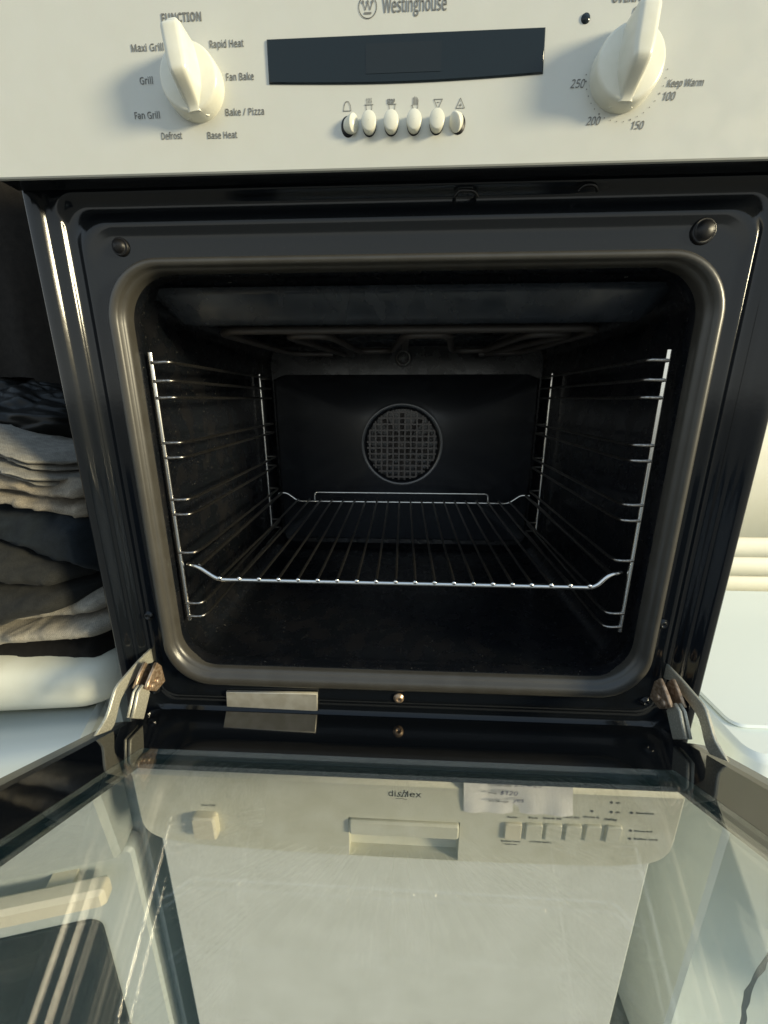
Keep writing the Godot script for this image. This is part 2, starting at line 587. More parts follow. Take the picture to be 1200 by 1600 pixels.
	words("Button Lock", Vector2(990, 1312.5), Vector2(1028, 1313.5), z, 0.0026, M.print_dark, d)
	words("Button Lock", Vector2(783, 1315.5), Vector2(813, 1316), z, 0.0022, M.print_dark, d)
	words("hold 3 sec", Vector2(789, 1320), Vector2(808, 1320.5), z, 0.0019, M.print_dark, d)
	words("( Child lock )", Vector2(828, 1316.5), Vector2(861, 1317.5), z, 0.0024, M.print_dark, d)
	# price note taped on
	var n := thing("paper_note", "handwritten white paper price note taped to the dishwasher fascia", "note", px(810, 1250, zf + 0.002))
	var rings := []
	for i in 29:
		var fx := i / 28.0
		var col := PackedVector3Array()
		for j in 7:
			var fy := j / 6.0
			var q := px(724 + 171 * fx, lerpf(1266, 1214.5, fy) + 7.0 * fx, zf)
			col.append(q + Vector3(0, 0, 0.0012 + 0.0009 * sin(fx * 23.0) * (1 - fy) + (0.0012 if fx < 0.19 else 0.0) * fy + 0.0007 * sin(fx * 9.0 + fy * 4.0)))
		rings.append(col)
	st = st_new()
	loft(st, rings, false)
	build(st, "sheet", M.paper, n)
	var nz := zf + 0.0044
	words("Purchase Date:", Vector2(763, 1228), Vector2(800, 1229), nz, 0.0026, M.print_dark, n)
	words("29/4/26", Vector2(804, 1229), Vector2(846, 1231), nz, 0.0058, M.ink_blue, n, 0.15)
	words("Price:", Vector2(763, 1240.5), Vector2(776, 1241), nz, 0.0026, M.print_dark, n)
	words("$120", Vector2(781, 1242), Vector2(808, 1243), nz, 0.0052, M.ink_blue, n, 0.15)
	words("Any Damage:", Vector2(763, 1253), Vector2(795, 1254), nz, 0.0026, M.print_dark, n)
	words("yes", Vector2(801, 1253), Vector2(818, 1254), nz, 0.0052, M.ink_blue, n, 0.1)

# ---------------------------------------------------------------- oven
func ring_points(x: float, y0: float, y1: float, r: float, z: float) -> PackedVector3Array:
	var o := PackedVector3Array()
	var per := 12
	var cs := [Vector2(x - r, y1 - r), Vector2(-x + r, y1 - r), Vector2(-x + r, y0 + r), Vector2(x - r, y0 + r)]
	for k in 4:
		for i in per + 1:
			var a := (k + float(i) / per) * PI / 2
			var v: Vector2 = cs[k] + Vector2(cos(a), sin(a)) * r
			o.append(Vector3(v.x, v.y, z))
		var e0: Vector2 = cs[k] + Vector2(cos((k + 1) * PI / 2), sin((k + 1) * PI / 2)) * r
		var c1: Vector2 = cs[(k + 1) % 4]
		var e1: Vector2 = c1 + Vector2(cos((k + 1) * PI / 2), sin((k + 1) * PI / 2)) * r
		for i in range(1, 8):
			var v: Vector2 = e0.lerp(e1, i / 8.0)
			o.append(Vector3(v.x, v.y, z))
	return o

func oven() -> void:
	var o := thing("oven", "white-fronted built-in oven with black enamel interior, its door hanging half open", "oven", Vector3(0, -0.392, -0.2))
	var st: SurfaceTool
	# outer casing
	st = st_new()
	for s in [-1, 1]:
		box(st, Vector3(s * 0.280, -0.062, -0.25), Vector3(0.012, 0.66, 0.47))
	box(st, Vector3(0, 0.2745, -0.25), Vector3(0.58, 0.012, 0.47))
	box(st, Vector3(0, -0.386, -0.25), Vector3(0.58, 0.012, 0.47))
	box(st, Vector3(0, -0.062, -0.49), Vector3(0.58, 0.66, 0.008))
	box(st, Vector3(0, -0.358, -0.020), Vector3(0.56, 0.056, 0.006))
	build(st, "casing", M.door_paint, o)
	# pressed front frame
	var prof := [[0.0, -0.012], [0.0, -0.004], [0.02, -0.001], [0.05, 0.0], [0.13, 0.0], [0.16, -0.0006], [0.19, -0.0022], [0.215, -0.0045], [0.24, -0.0062], [0.27, -0.0070], [0.31, -0.0070], [0.335, -0.0078], [0.36, -0.0102], [0.385, -0.0126], [0.41, -0.0134], [0.46, -0.0136], [0.50, -0.0128], [0.53, -0.0118], [0.56, -0.0115], [0.60, -0.0120], [0.64, -0.0132], [0.70, -0.0138], [0.9, -0.0138], [1.0, -0.0150]]
	var rings := []
	var outer := ring_points(0.297, -0.360, 0.180, 0.006, 0)
	var inner := ring_points(0.2345, -0.2745, 0.0985, 0.036, 0)
	for q in prof:
		var r := PackedVector3Array()
		for i in outer.size():
			var v: Vector3 = outer[i].lerp(inner[i], float(q[0]))
			v.z = q[1]
			r.append(v)
		rings.append(r)
	st = st_new()
	loft(st, rings)
	build(st, "front_frame", M.enamel, o)
	# cavity: throat, walls, back
	rings = []
	for q in [[0.2345, -0.2745, 0.0985, 0.036, -0.0150], [0.2335, -0.274, 0.0980, 0.036, -0.019], [0.2335, -0.274, 0.0980, 0.036, -0.026], [0.2345, -0.2755, 0.0970, 0.034, -0.032], [0.2365, -0.277, 0.0940, 0.030, -0.036], [0.2385, -0.278, 0.0935, 0.028, -0.072], [0.243, -0.280, 0.092, 0.028, -0.39], [0.238, -0.275, 0.087, 0.026, -0.402]]:
		rings.append(ring_points(q[0], q[1], q[2], q[3], q[4]))
	st = st_new()
	loft(st, rings)
	fan(st, rings[-1])
	var cav := build(st, "cavity", M.cavity_enamel, o)
	# rolled front of the roof, in front of the grill
	rings = []
	for q in [[0.0930, -0.033], [0.0915, -0.0375], [0.088, -0.0405], [0.079, -0.0480], [0.0715, -0.0560], [0.0675, -0.0600], [0.0665, -0.0630], [0.0690, -0.0655], [0.0930, -0.0670]]:
		var r := PackedVector3Array()
		for i in 41:
			var f := -1.0 + i / 20.0
			var x := 0.2335 * f
			var e := pow(clampf((absf(x) - 0.205) / 0.0285, 0, 1), 2.0)
			r.append(Vector3(x, lerpf(q[0], 0.0915, e), q[1]))
		rings.append(r)
	st = st_new()
	loft(st, rings, false)
	build(st, "roof_front", M.roof_sheen_enamel, o)
	# gasket: rounded strip with a raised inner bead
	var gp := [[0.000, -0.0145], [0.000, -0.008], [0.0012, -0.0045], [0.004, -0.0022], [0.008, -0.0014], [0.0115, -0.0022], [0.0135, -0.004], [0.0145, -0.0065], [0.0158, -0.0072], [0.0178, -0.0085], [0.0190, -0.0115], [0.0192, -0.018]]
	rings = []
	for q in gp:
		var k: float = q[0] * 0.73
		rings.append(ring_points(0.2475 - k, -0.2945 + k * 1.35, 0.1085 - k * 0.72, 0.048 - k * 0.7, q[1]))
	st = st_new()
	loft(st, rings)
	build(st, "door_gasket", M.gasket_rubber, o)
	# back: fan cover with a round grille
	var fc := px(628, 696, -0.385)
	var fr := 0.064
	rings = []
	var n := 96
	for q in [[0.0, fr, -0.392], [0.0, fr + 0.0015, -0.387], [0.0, fr + 0.005, -0.3835], [0.0, fr + 0.010, -0.3840], [0.0, fr + 0.014, -0.386], [0.97, fr, -0.386], [1.0, fr, -0.389], [1.0, fr, -0.400]]:
		var r := PackedVector3Array()
		for i in n:
			var an := TAU * i / n
			var d := Vector2(cos(an), sin(an))
			var c: Vector2 = Vector2(fc.x, fc.y) + d * float(q[1])
			if q[0] > 0:
				var hx := 0.231
				var up := 0.040 - fc.y
				var dn := fc.y + 0.262
				var k := minf(hx / maxf(absf(d.x), 1e-4), (up if d.y > 0 else dn) / maxf(absf(d.y), 1e-4))
				c = (Vector2(fc.x, fc.y) + d * (fr + 0.016)).lerp(Vector2(0, fc.y) + d * k, q[0])
			r.append(Vector3(c.x, c.y, q[2]))
		rings.append(r)
	st = st_new()
	loft(st, rings)
	var fcov := build(st, "fan_cover", M.cover_enamel, o)
	st = st_new()
	var pitch := 0.0106
	for i in range(-6, 7):
		var x := (i + 0.5) * pitch
		if absf(x) < fr - 0.002:
			var h := sqrt(fr * fr - x * x)
			box(st, Vector3(fc.x + x, fc.y, -0.3905), Vector3(0.0030, 2 * h, 0.002))
			box(st, Vector3(fc.x, fc.y + x, -0.3903), Vector3(2 * h, 0.0030, 0.002))
	build(st, "fan_grille", M.element_tube, fcov)
	st = st_new()
	for k in 10:
		var b := Basis(Vector3(0, 0, 1), TAU * k / 10.0) * Basis(Vector3(0, 1, 0), 0.7)
		box(st, Vector3(0, 0.036, 0), Vector3(0.014, 0.040, 0.001), Transform3D(b, Vector3(fc.x, fc.y, -0.3955)))
	lathe(st, [Vector2(0.016, -0.006), Vector2(0.016, 0.0), Vector2(0.0001, 0.002)], Transform3D(Basis.IDENTITY, Vector3(fc.x, fc.y, -0.3955)), 20)
	build(st, "fan", M.element_tube, fcov)
	# lamp
	st = st_new()
	var lp := px(630, 560, -0.392)
	lathe(st, [Vector2(0.0135, -0.008), Vector2(0.0135, 0.002), Vector2(0.012, 0.005), Vector2(0.0105, 0.005), Vector2(0.0105, 0.0)], Transform3D(Basis.IDENTITY, lp))
	var lamp := build(st, "lamp", M.wire_dull, o)
	st = st_new()
	lathe(st, [Vector2(0.0104, 0.0), Vector2(0.0100, 0.008), Vector2(0.0075, 0.013), Vector2(0.0035, 0.0155), Vector2(0.0001, 0.016)], Transform3D(Basis.IDENTITY, lp))
	build(st, "lamp_cover", M.lamp_glass, lamp)
	# grill element under the roof
	st = st_new()
	var gy := 0.070
	var pts := [Vector3(-0.12, gy, -0.36), Vector3(-0.185, gy, -0.34), Vector3(-0.205, gy, -0.13), Vector3(-0.19, gy, -0.112), Vector3(0.19, gy, -0.112), Vector3(0.205, gy, -0.13), Vector3(0.185, gy, -0.34), Vector3(0.12, gy, -0.36)]
	tube(st, smooth_path(pts, 0.03, 5), 0.0042, 8)
	pts = [Vector3(-0.10, gy, -0.36)]
	for k in 5:
		var xx := -0.14 + 0.07 * k
		if k % 2 == 0:
			pts.append_array([Vector3(xx, gy, -0.15), Vector3(xx + 0.05, gy, -0.15)])
		else:
			pts.append_array([Vector3(xx, gy, -0.31), Vector3(xx + 0.05, gy, -0.31)])
	pts.append(Vector3(0.13, gy, -0.36))
	tube(st, smooth_path(pts, 0.02, 4), 0.0042, 8)
	build(st, "grill_element", M.element_tube, o)
	for x in [-0.13, 0.0, 0.13]:
		st = st_new()
		box(st, Vector3(x, gy + 0.006, -0.23), Vector3(0.010, 0.002, 0.26))
		build(st, "element_bracket", M.element_tube, o)
	# shelf rails
	var lv := [567.0, 596.0, 622.0, 692.0, 715.0, 780.0, 803.0, 862.0, 882.0, 940.0, 960.0]
	for s in [-1, 1]:
		var zf := -0.025
		var zb := -0.328
		var xf: float = s * 0.2245 - 0.0025
		var xb: float = s * 0.2325 - 0.002
		st = st_new()
		tube(st, [Vector3(xf, px(240, 551, zf).y, zf), Vector3(xf, px(295, 968, zf).y, zf)], 0.0024, 8)
		var rail := build(st, "shelf_rail", M.chrome, o)
		st = st_new()
		tube(st, [Vector3(xb, px(403, 585, zb).y, zb), Vector3(xb, px(420, 822, zb).y, zb)], 0.0022, 8)
		build(st, "rear_upright", M.chrome, rail)
		for l in lv:
			if l == 882.0: continue
			var y := px(262, l, zf).y
			st = st_new()
			var bow := 0.0165
			tube(st, smooth_path([Vector3(xf, y, zf + 0.0015), Vector3(xf - s * bow, y + 0.0006, zf + 0.0035), Vector3(xf - s * (bow + 0.0015), y, zf - 0.012), Vector3(xb - s * (bow + 0.0015), y, zb + 0.012), Vector3(xb - s * bow, y, zb - 0.003), Vector3(xb, y, zb - 0.003)], 0.006, 3), 0.0016, 7)
			build(st, "runner", M.wire_dull, rail)
	# control panel
	var zf := 0.022
	st = st_new()
	slab(st, rounded(-0.2975, 0.151, 0.2975, 0.281, 0.003, 3), zf - 0.004, zf, 0.0008)
	var cp := build(st, "control_panel", M.fascia_paint, o)
	st = st_new()
	box(st, Vector3(0, 0.2155, 0.0095), Vector3(0.592, 0.126, 0.0165))
	build(st, "panel_housing", M.enamel, o)
	controls(o, cp, zf)
	# small fittings of the frame
	var plate := [px(354, 1080, -0.010), px(496, 1083, -0.010), px(496, 1110, -0.010), px(355, 1103, -0.010)]
	st = st_new()
	var pp := PackedVector2Array()
	for v in plate: pp.append(Vector2(v.x, v.y))
	slab(st, pp, -0.0125, -0.0085, 0.0006)
	build(st, "rating_plate", M.plate_foil, o)
	for q in [[623, 1091, 0.0045], [1035, 975, 0.0042], [232, 962, 0.0042], [1008, 1096, 0.004], [243, 1078, 0.004]]:
		var c := px(q[0], q[1], -0.012)
		st = st_new()
		var r: float = q[2]
		lathe(st, [Vector2(r * 1.25, -0.001), Vector2(r * 1.25, 0.0006), Vector2(r, 0.0008), Vector2(r * 0.92, 0.0022), Vector2(r * 0.5, 0.0030), Vector2(r * 0.42, 0.0018), Vector2(0.0001, 0.0018)], Transform3D(Basis.IDENTITY, c), 16)
		build(st, "screw", M.bronzed_steel if q[0] == 623 else M.enamel, o)
	for q in [[1105, 358, 0.0074], [183, 383, 0.0056]]:  # right: rubber buffer; left: dark dome standing in for a hole
		var c := px(q[0], q[1], -0.009)
		st = st_new()
		var r: float = q[2]
		lathe(st, [Vector2(r * 1.25, -0.005), Vector2(r * 1.2, -0.003), Vector2(r * 1.05, -0.0022), Vector2(r, -0.003), Vector2(r * 0.9, -0.001), Vector2(r * 0.5, 0.0008), Vector2(0.0001, 0.0012)], Transform3D(Basis.IDENTITY, c), 20)
		build(st, "dark_frame_dome", M.rubber_and_hole_black, o)
	# door latch clips under the fascia
	for q in [[712, 297, 748, 298], [908, 288, 938, 289]]:
		var a := px(q[0], q[1], -0.004)
		var b := px(q[2], q[3], -0.004)
		st = st_new()
		tube(st, smooth_path([a + Vector3(0, -0.002, -0.004), a + Vector3(0.003, 0, 0.0), b + Vector3(-0.003, 0, 0.0), b + Vector3(0, -0.002, -0.004)], 0.003, 3), 0.0012, 6)
		build(st, "clip", M.door_paint, o)
	hinges(o)
	door(o)

func knob(o: Node3D, c: Vector3, r: float, turn: float) -> void:
	var t := Transform3D(Basis(Vector3(0, 0, 1), turn), c)
	var st := st_new()
	lathe(st, [Vector2(r * 1.02, 0.0), Vector2(r * 1.02, 0.003), Vector2(r, 0.0085), Vector2(r * 0.97, 0.0100), Vector2(r * 0.9, 0.0108), Vector2(0.0001, 0.0114)], t, 48)
	var k := build(st, "control_knob", M.knob_plastic, o)
	# blade grip: swells over the dial and runs out in a prow above it
	var rings := []
	for i in 31:
		var f := i / 30.0
		var y := lerpf(-r * 0.97, r * 1.16, f)
		var h := 0.0105 + 0.0150 * smoothstep(0.0, 0.34, f) * (1.0 - 0.35 * smoothstep(0.86, 1.0, f))
		var wt := (0.0040 + 0.0022 * smoothstep(0.05, 0.5, f)) * (1.0 - 0.45 * smoothstep(0.88, 1.0, f))
		var wb := (0.0050 + 0.0075 * sin(PI * clampf(f * 0.85 + 0.1, 0, 1))) * (1.0 - 0.40 * smoothstep(0.8, 1.0, f))
		var ring := PackedVector3Array()
		var sec := [[-1.0, 0.0], [-0.62, 0.16], [-0.30, 0.42], [-0.12, 0.7], [-0.02, 0.9]]
		for q in sec:
			ring.append(t * Vector3(-(wt + (wb - wt) * -q[0]), y, 0.004 + (h - 0.004) * q[1]))
		ring.append(t * Vector3(-wt * 0.82, y, h * 0.985)); ring.append(t * Vector3(-wt * 0.5, y, h))
		ring.append(t * Vector3(wt * 0.5, y, h)); ring.append(t * Vector3(wt * 0.82, y, h * 0.985))
		for j in sec.size():
			var q = sec[sec.size() - 1 - j]
			ring.append(t * Vector3(wt + (wb - wt) * -q[0], y, 0.004 + (h - 0.004) * q[1]))
		rings.append(ring)
	st = st_new()
	loft(st, rings, false)
	fan(st, rings[0]); fan(st, rings[-1], true)
	build(st, "grip", M.knob_plastic, k)

func controls(o: Node3D, cp: Node3D, zf: float) -> void:
	var st: SurfaceTool
	var z := zf + 0.0003
	# display window with a bowed lower edge
	var p := PackedVector2Array()
	for q in [[417, 63], [852, 44], [848, 116]]:
		var v := px(q[0], q[1], zf)
		p.append(Vector2(v.x, v.y))
	var l := px(421, 132, zf)
	var r := px(848, 116, zf)
	for i in range(1, 16):
		var f := i / 16.0
		p.append(Vector2(lerpf(r.x, l.x, f), lerpf(r.y, l.y, f) - 0.0020 * sin(PI * f)))
	p.append(Vector2(l.x, l.y))
	st = st_new()
	slab(st, p, zf - 0.004, zf + 0.0012, 0.0006)
	var disp := build(st, "display_window", M.display_glass, o)
	var d0 := px(572, 118, zf)
	var d1 := px(690, 66, zf)
	st = st_new()
	quad(st, Vector3(d0.x, d0.y, zf + 0.0014), Vector3(d1.x, d0.y, zf + 0.0014), Vector3(d1.x, d1.y, zf + 0.0014), Vector3(d0.x, d1.y, zf + 0.0014))
	build(st, "display_cell", M.display_cell, disp)
	var c := px(915, 29, zf)
	st = st_new()
	lathe(st, [Vector2(0.0001, 0.0010), Vector2(0.0024, 0.0008), Vector2(0.0028, 0.0)], Transform3D(Basis.IDENTITY, c), 18)
	build(st, "indicator_light", M.display_glass, o)
	knob(o, px(295, 121, 0.031) * Vector3(1, 1, 0) + Vector3(0, 0, zf), 0.0190, deg_to_rad(6))
	knob(o, px(986, 98, 0.031) * Vector3(1, 1, 0) + Vector3(0, 0, zf), 0.0203, deg_to_rad(-2))
	# push buttons
	var bx := [542.0, 576.0, 611.0, 647.0, 683.0, 718.0]
	for k in 6:
		var b := px(bx[k], 189 - (bx[k] - 542) * 0.028, zf + 0.006)
		b.z = zf
		var t := Transform3D(Basis.IDENTITY, b)
		st = st_new()
		var h := 0.0065
		if k == 0: t = Transform3D(Basis(Vector3.UP, 0.75) * Basis(Vector3(1, 0, 0), 0.12), b + Vector3(0, 0.001, -0.001))
		if k == 5: t = Transform3D(Basis(Vector3.UP, -0.5) * Basis(Vector3(1, 0, 0), 0.5), b + Vector3(0, 0.002, -0.001))
		lathe(st, [Vector2(0.0042, -0.001), Vector2(0.0048, h * 0.55), Vector2(0.0049, h * 0.86), Vector2(0.0047, h * 0.95), Vector2(0.0043, h), Vector2(0.0001, h + 0.0002)], t, 28, Vector2(1.0 if k % 5 else 0.8, 1.2 if k % 5 else 1.1))
		var pb := build(st, "push_button", M.knob_plastic, o)
		if k == 0: pb.set_meta("label", "push button twisted sideways in its hole")
		if k == 5: pb.set_meta("label", "broken push button tipped upwards in its hole")
		st = st_new()
		lathe(st, [Vector2(0.0001, 0.0003), Vector2(0.0046, 0.0003), Vector2(0.0048, -0.002)], Transform3D(Basis.IDENTITY, Vector3(b.x, b.y, zf)), 20, Vector2(1, 1.3))
		build(st, "dark_hole_disc", M.rubber_and_hole_black, cp)  # black disc painting the shade inside the hole behind each button
	# printed signs over the buttons
	var w := 0.00038
	var u := 0.0005
	for k in 6:
		var b := px(bx[k] + 0.5 + (1.0 if k > 1 else 0.0), 166 - (bx[k] - 542) * 0.026, z)
		st = st_new()
		match k:
			0: ribbon(st, [Vector2(-5, -5), Vector2(-4, 1), Vector2(-2, 4.6), Vector2(0, 5.2), Vector2(2, 4.6), Vector2(4, 1), Vector2(5, -5)], w, b, u, true)
			1, 2:
				ribbon(st, [Vector2(-5.5, 1), Vector2(5.5, 1)], w, b, u)
				ribbon(st, [Vector2(-4, 1), Vector2(-3.6, -4), Vector2(-2, -5.5), Vector2(2, -5.5), Vector2(3.6, -4), Vector2(4, 1)], w, b, u)
				if k == 1:
					for x in [-3, -1, 1, 3]:
						ribbon(st, [Vector2(x, 2.5), Vector2(x + 0.5, 4.2), Vector2(x - 0.3, 6), Vector2(x + 0.4, 8)], w * 0.8, b, u)
			3:
				ribbon(st, [Vector2(-4.6, -1), Vector2(-3.6, -0.5), Vector2(-3, -3), Vector2(-1.5, -5.5), Vector2(2, -5.5), Vector2(3.6, -3), Vector2(4, 5)], w, b, u)
				for x in [-2.4, -0.6, 1.2, 2.8]:
					ribbon(st, [Vector2(x, 0), Vector2(x, 8.5 - absf(x) * 0.6)], w * 1.3, b, u)
			4:
				ribbon(st, [Vector2(-5.5, 5), Vector2(5.5, 5), Vector2(0, -5.5)], w, b, u, true)
				ribbon(st, [Vector2(-1.5, 1.8), Vector2(1.5, 1.8)], w, b, u)
			5:
				ribbon(st, [Vector2(-5.5, -5), Vector2(5.5, -5), Vector2(0, 5.5)], w, b, u, true)
				ribbon(st, [Vector2(-1.5, -1.8), Vector2(1.5, -1.8)], w, b, u)
				ribbon(st, [Vector2(0, -3.3), Vector2(0, -0.3)], w, b, u)
		build(st, "symbol", M.print_grey, cp)
	words("STOP", Vector2(605, 162), Vector2(617, 161.5), z, 0.0024, M.print_grey, cp, 0, true)
	# round emblem: a crowned letter W over a bar
	var e := px(574.5, 10.5, z)
	st = st_new()
	var circ := []
	for i in 40: circ.append(Vector2(cos(TAU * i / 40), sin(TAU * i / 40)))
	ribbon(st, circ, 0.00045, e, 0.0056, true)
	ribbon(st, [Vector2(-3, 2.2), Vector2(-1.5, -1.4), Vector2(0, 2.2), Vector2(1.5, -1.4), Vector2(3, 2.2)], 0.00055, e, 0.001)
	for x in [-3, 0, 3]:
		for i in 10:
			var a0 := TAU * i / 10
			var a1 := TAU * (i + 1) / 10
			var cc := e + Vector3(x * 0.001, 0.0024, 0.0001)
			tri(st, cc, cc + Vector3(cos(a0), sin(a0), 0) * 0.0008, cc + Vector3(cos(a1), sin(a1), 0) * 0.0008)
	ribbon(st, [Vector2(-2.0, -3.0), Vector2(2.0, -3.0)], 0.0009, e, 0.001)
	build(st, "emblem", M.print_grey, cp)
	words("Westinghouse", Vector2(598, 20), Vector2(698, 16), z, 0.0072, M.print_grey, cp)
	words("FUNCTION", Vector2(253, 36), Vector2(315, 32), z, 0.0044, M.print_grey, cp, 0, true)
	words("Maxi Grill", Vector2(206, 81), Vector2(256, 79), z, 0.0038, M.print_grey, cp)
	words("Grill", Vector2(219, 132), Vector2(239, 131), z, 0.0038, M.print_grey, cp)
	words("Fan Grill", Vector2(211, 186), Vector2(250, 185), z, 0.0038, M.print_grey, cp)
	words("Defrost", Vector2(253, 218), Vector2(285, 217), z, 0.0038, M.print_grey, cp)
	words("Rapid Heat", Vector2(328, 75), Vector2(381, 73), z, 0.0038, M.print_grey, cp)
	words("Fan Bake", Vector2(354, 126), Vector2(397, 124.5), z, 0.0038, M.print_grey, cp)
	words("Bake / Pizza", Vector2(353, 181), Vector2(413, 179), z, 0.0038, M.print_grey, cp)
	words("Base Heat", Vector2(325, 217), Vector2(371, 215.5), z, 0.0038, M.print_grey, cp)
	words("OVEN/GRILL", Vector2(957, 4), Vector2(1034, 1), z, 0.0044, M.print_grey, cp, 0, true)
	words("0", Vector2(988, 23), Vector2(994, 23), z, 0.0038, M.print_grey, cp, 0.2)
	words("Keep Warm", Vector2(1042, 136), Vector2(1098, 134), z, 0.0038, M.print_grey, cp, 0.2)
	words("100", Vector2(1034, 157), Vector2(1053, 156.5), z, 0.0044, M.print_grey, cp, 0.2)
	words("150", Vector2(985, 202.5), Vector2(1004, 201.5), z, 0.0044, M.print_grey, cp, 0.2)
	words("200", Vector2(916, 195.5), Vector2(936, 195), z, 0.0044, M.print_grey, cp, 0.2)
	words("250", Vector2(891, 137.5), Vector2(912, 137), z, 0.0044, M.print_grey, cp, 0.2)
	var dots := [[188, 608], [187, 663], [191, 727], [205, 783], [227, 842], [255, 888], [293, 929], [336, 960], [384, 980], [436, 990], [491, 991], [547, 975], [603, 949], [655, 918], [704, 874], [748, 822], [787, 761], [817, 699], [838, 632], [852, 563]]
	st = st_new()
	for k in dots.size():
		var q := px(880 + dots[k][0] / 5.217, dots[k][1] / 5.217, z)
		var rr := 0.00048 if k % 5 == 1 else 0.00034
		for i in 8:
			var a0 := TAU * i / 8
			var a1 := TAU * (i + 1) / 8
			tri(st, q, q + Vector3(cos(a0), sin(a0), 0) * rr, q + Vector3(cos(a1), sin(a1), 0) * rr)
	build(st, "dial_marks", M.print_grey, cp)

func hinges(o: Node3D) -> void:
	var arm := [[241.5, 1006.5], [216, 1032], [193, 1058], [185, 1067], [179.5, 1076], [176, 1086], [173, 1096], [169, 1110], [164.5, 1122], [157, 1135], [147, 1150], [172, 1141], [177, 1132], [180, 1122], [184.6, 1102], [188, 1091], [193, 1082], [201, 1071], [210.5, 1059], [229, 1037.5], [236, 1035.5], [243, 1030], [245.5, 1026.7], [244.5, 1023.5], [240.7, 1024.8], [240.2, 1021], [243.6, 1014.5]]
	for s in [-1, 1]:
		var poly := PackedVector2Array()
		for q in arm:
			var v := pxx(q[0], q[1], -0.268)
			poly.append(Vector2(v.z, v.y))
		var t := Transform3D(Basis(Vector3(0, 0, 1), Vector3.UP, Vector3(-1, 0, 0)), Vector3.ZERO)
		var st := st_new()
		slab(st, poly, 0.2665, 0.2695, 0.0006, t if s < 0 else Transform3D(Basis(Vector3(0, 0, 1), Vector3.UP, Vector3(1, 0, 0)), Vector3.ZERO))
		build(st, "hinge_arm", M.galvanised, o)
		# spring hinge: head plate on a folded link, two rivets
		var mk := func(list: Array) -> PackedVector2Array:
			var pp := PackedVector2Array()
			for q in list:
				var v := pxx(q[0], q[1], -0.246)
				pp.append(Vector2(v.z, v.y))
			return pp
		var b := Basis(Vector3(0, 0, 1), Vector3.UP, Vector3(s, 0, 0))
		var tt := Transform3D(b, Vector3.ZERO)
		st = st_new()
		slab(st, mk.call([[243, 1035], [250, 1040], [256, 1064], [242, 1080], [233, 1079], [226, 1076], [231, 1062], [236, 1050]]), 0.2440, 0.2475, 0.0006, tt)
		slab(st, mk.call([[243, 1035], [250, 1040], [256, 1064], [242, 1080], [226, 1076], [236, 1050]]), 0.2560, 0.2590, 0.0006, tt)
		var hg := build(st, "hinge", M.bronzed_steel, o)
		st = st_new()
		slab(st, mk.call([[236, 1074], [228, 1070], [221, 1082], [212, 1122], [229, 1124], [233, 1108], [239, 1082]]), 0.2485, 0.2515, 0.0008, tt)
		slab(st, mk.call([[236, 1074], [228, 1070], [221, 1082], [212, 1122], [229, 1124], [233, 1108], [239, 1082]]), 0.2530, 0.2555, 0.0008, tt)
		build(st, "link", M.galvanised, hg)
		for q in [[243.5, 1063], [235.5, 1071]]:
			var v := pxx(q[0], q[1], -0.246)
			st = st_new()
			lathe(st, [Vector2(0.0034, 0.0), Vector2(0.0034, 0.0012), Vector2(0.0026, 0.002), Vector2(0.0001, 0.0022)], Transform3D(Basis(Vector3(0, 1, 0), -s * PI / 2), Vector3(s * 0.2442, v.y, v.z)), 14)
			build(st, "rivet", M.bronzed_steel, hg)

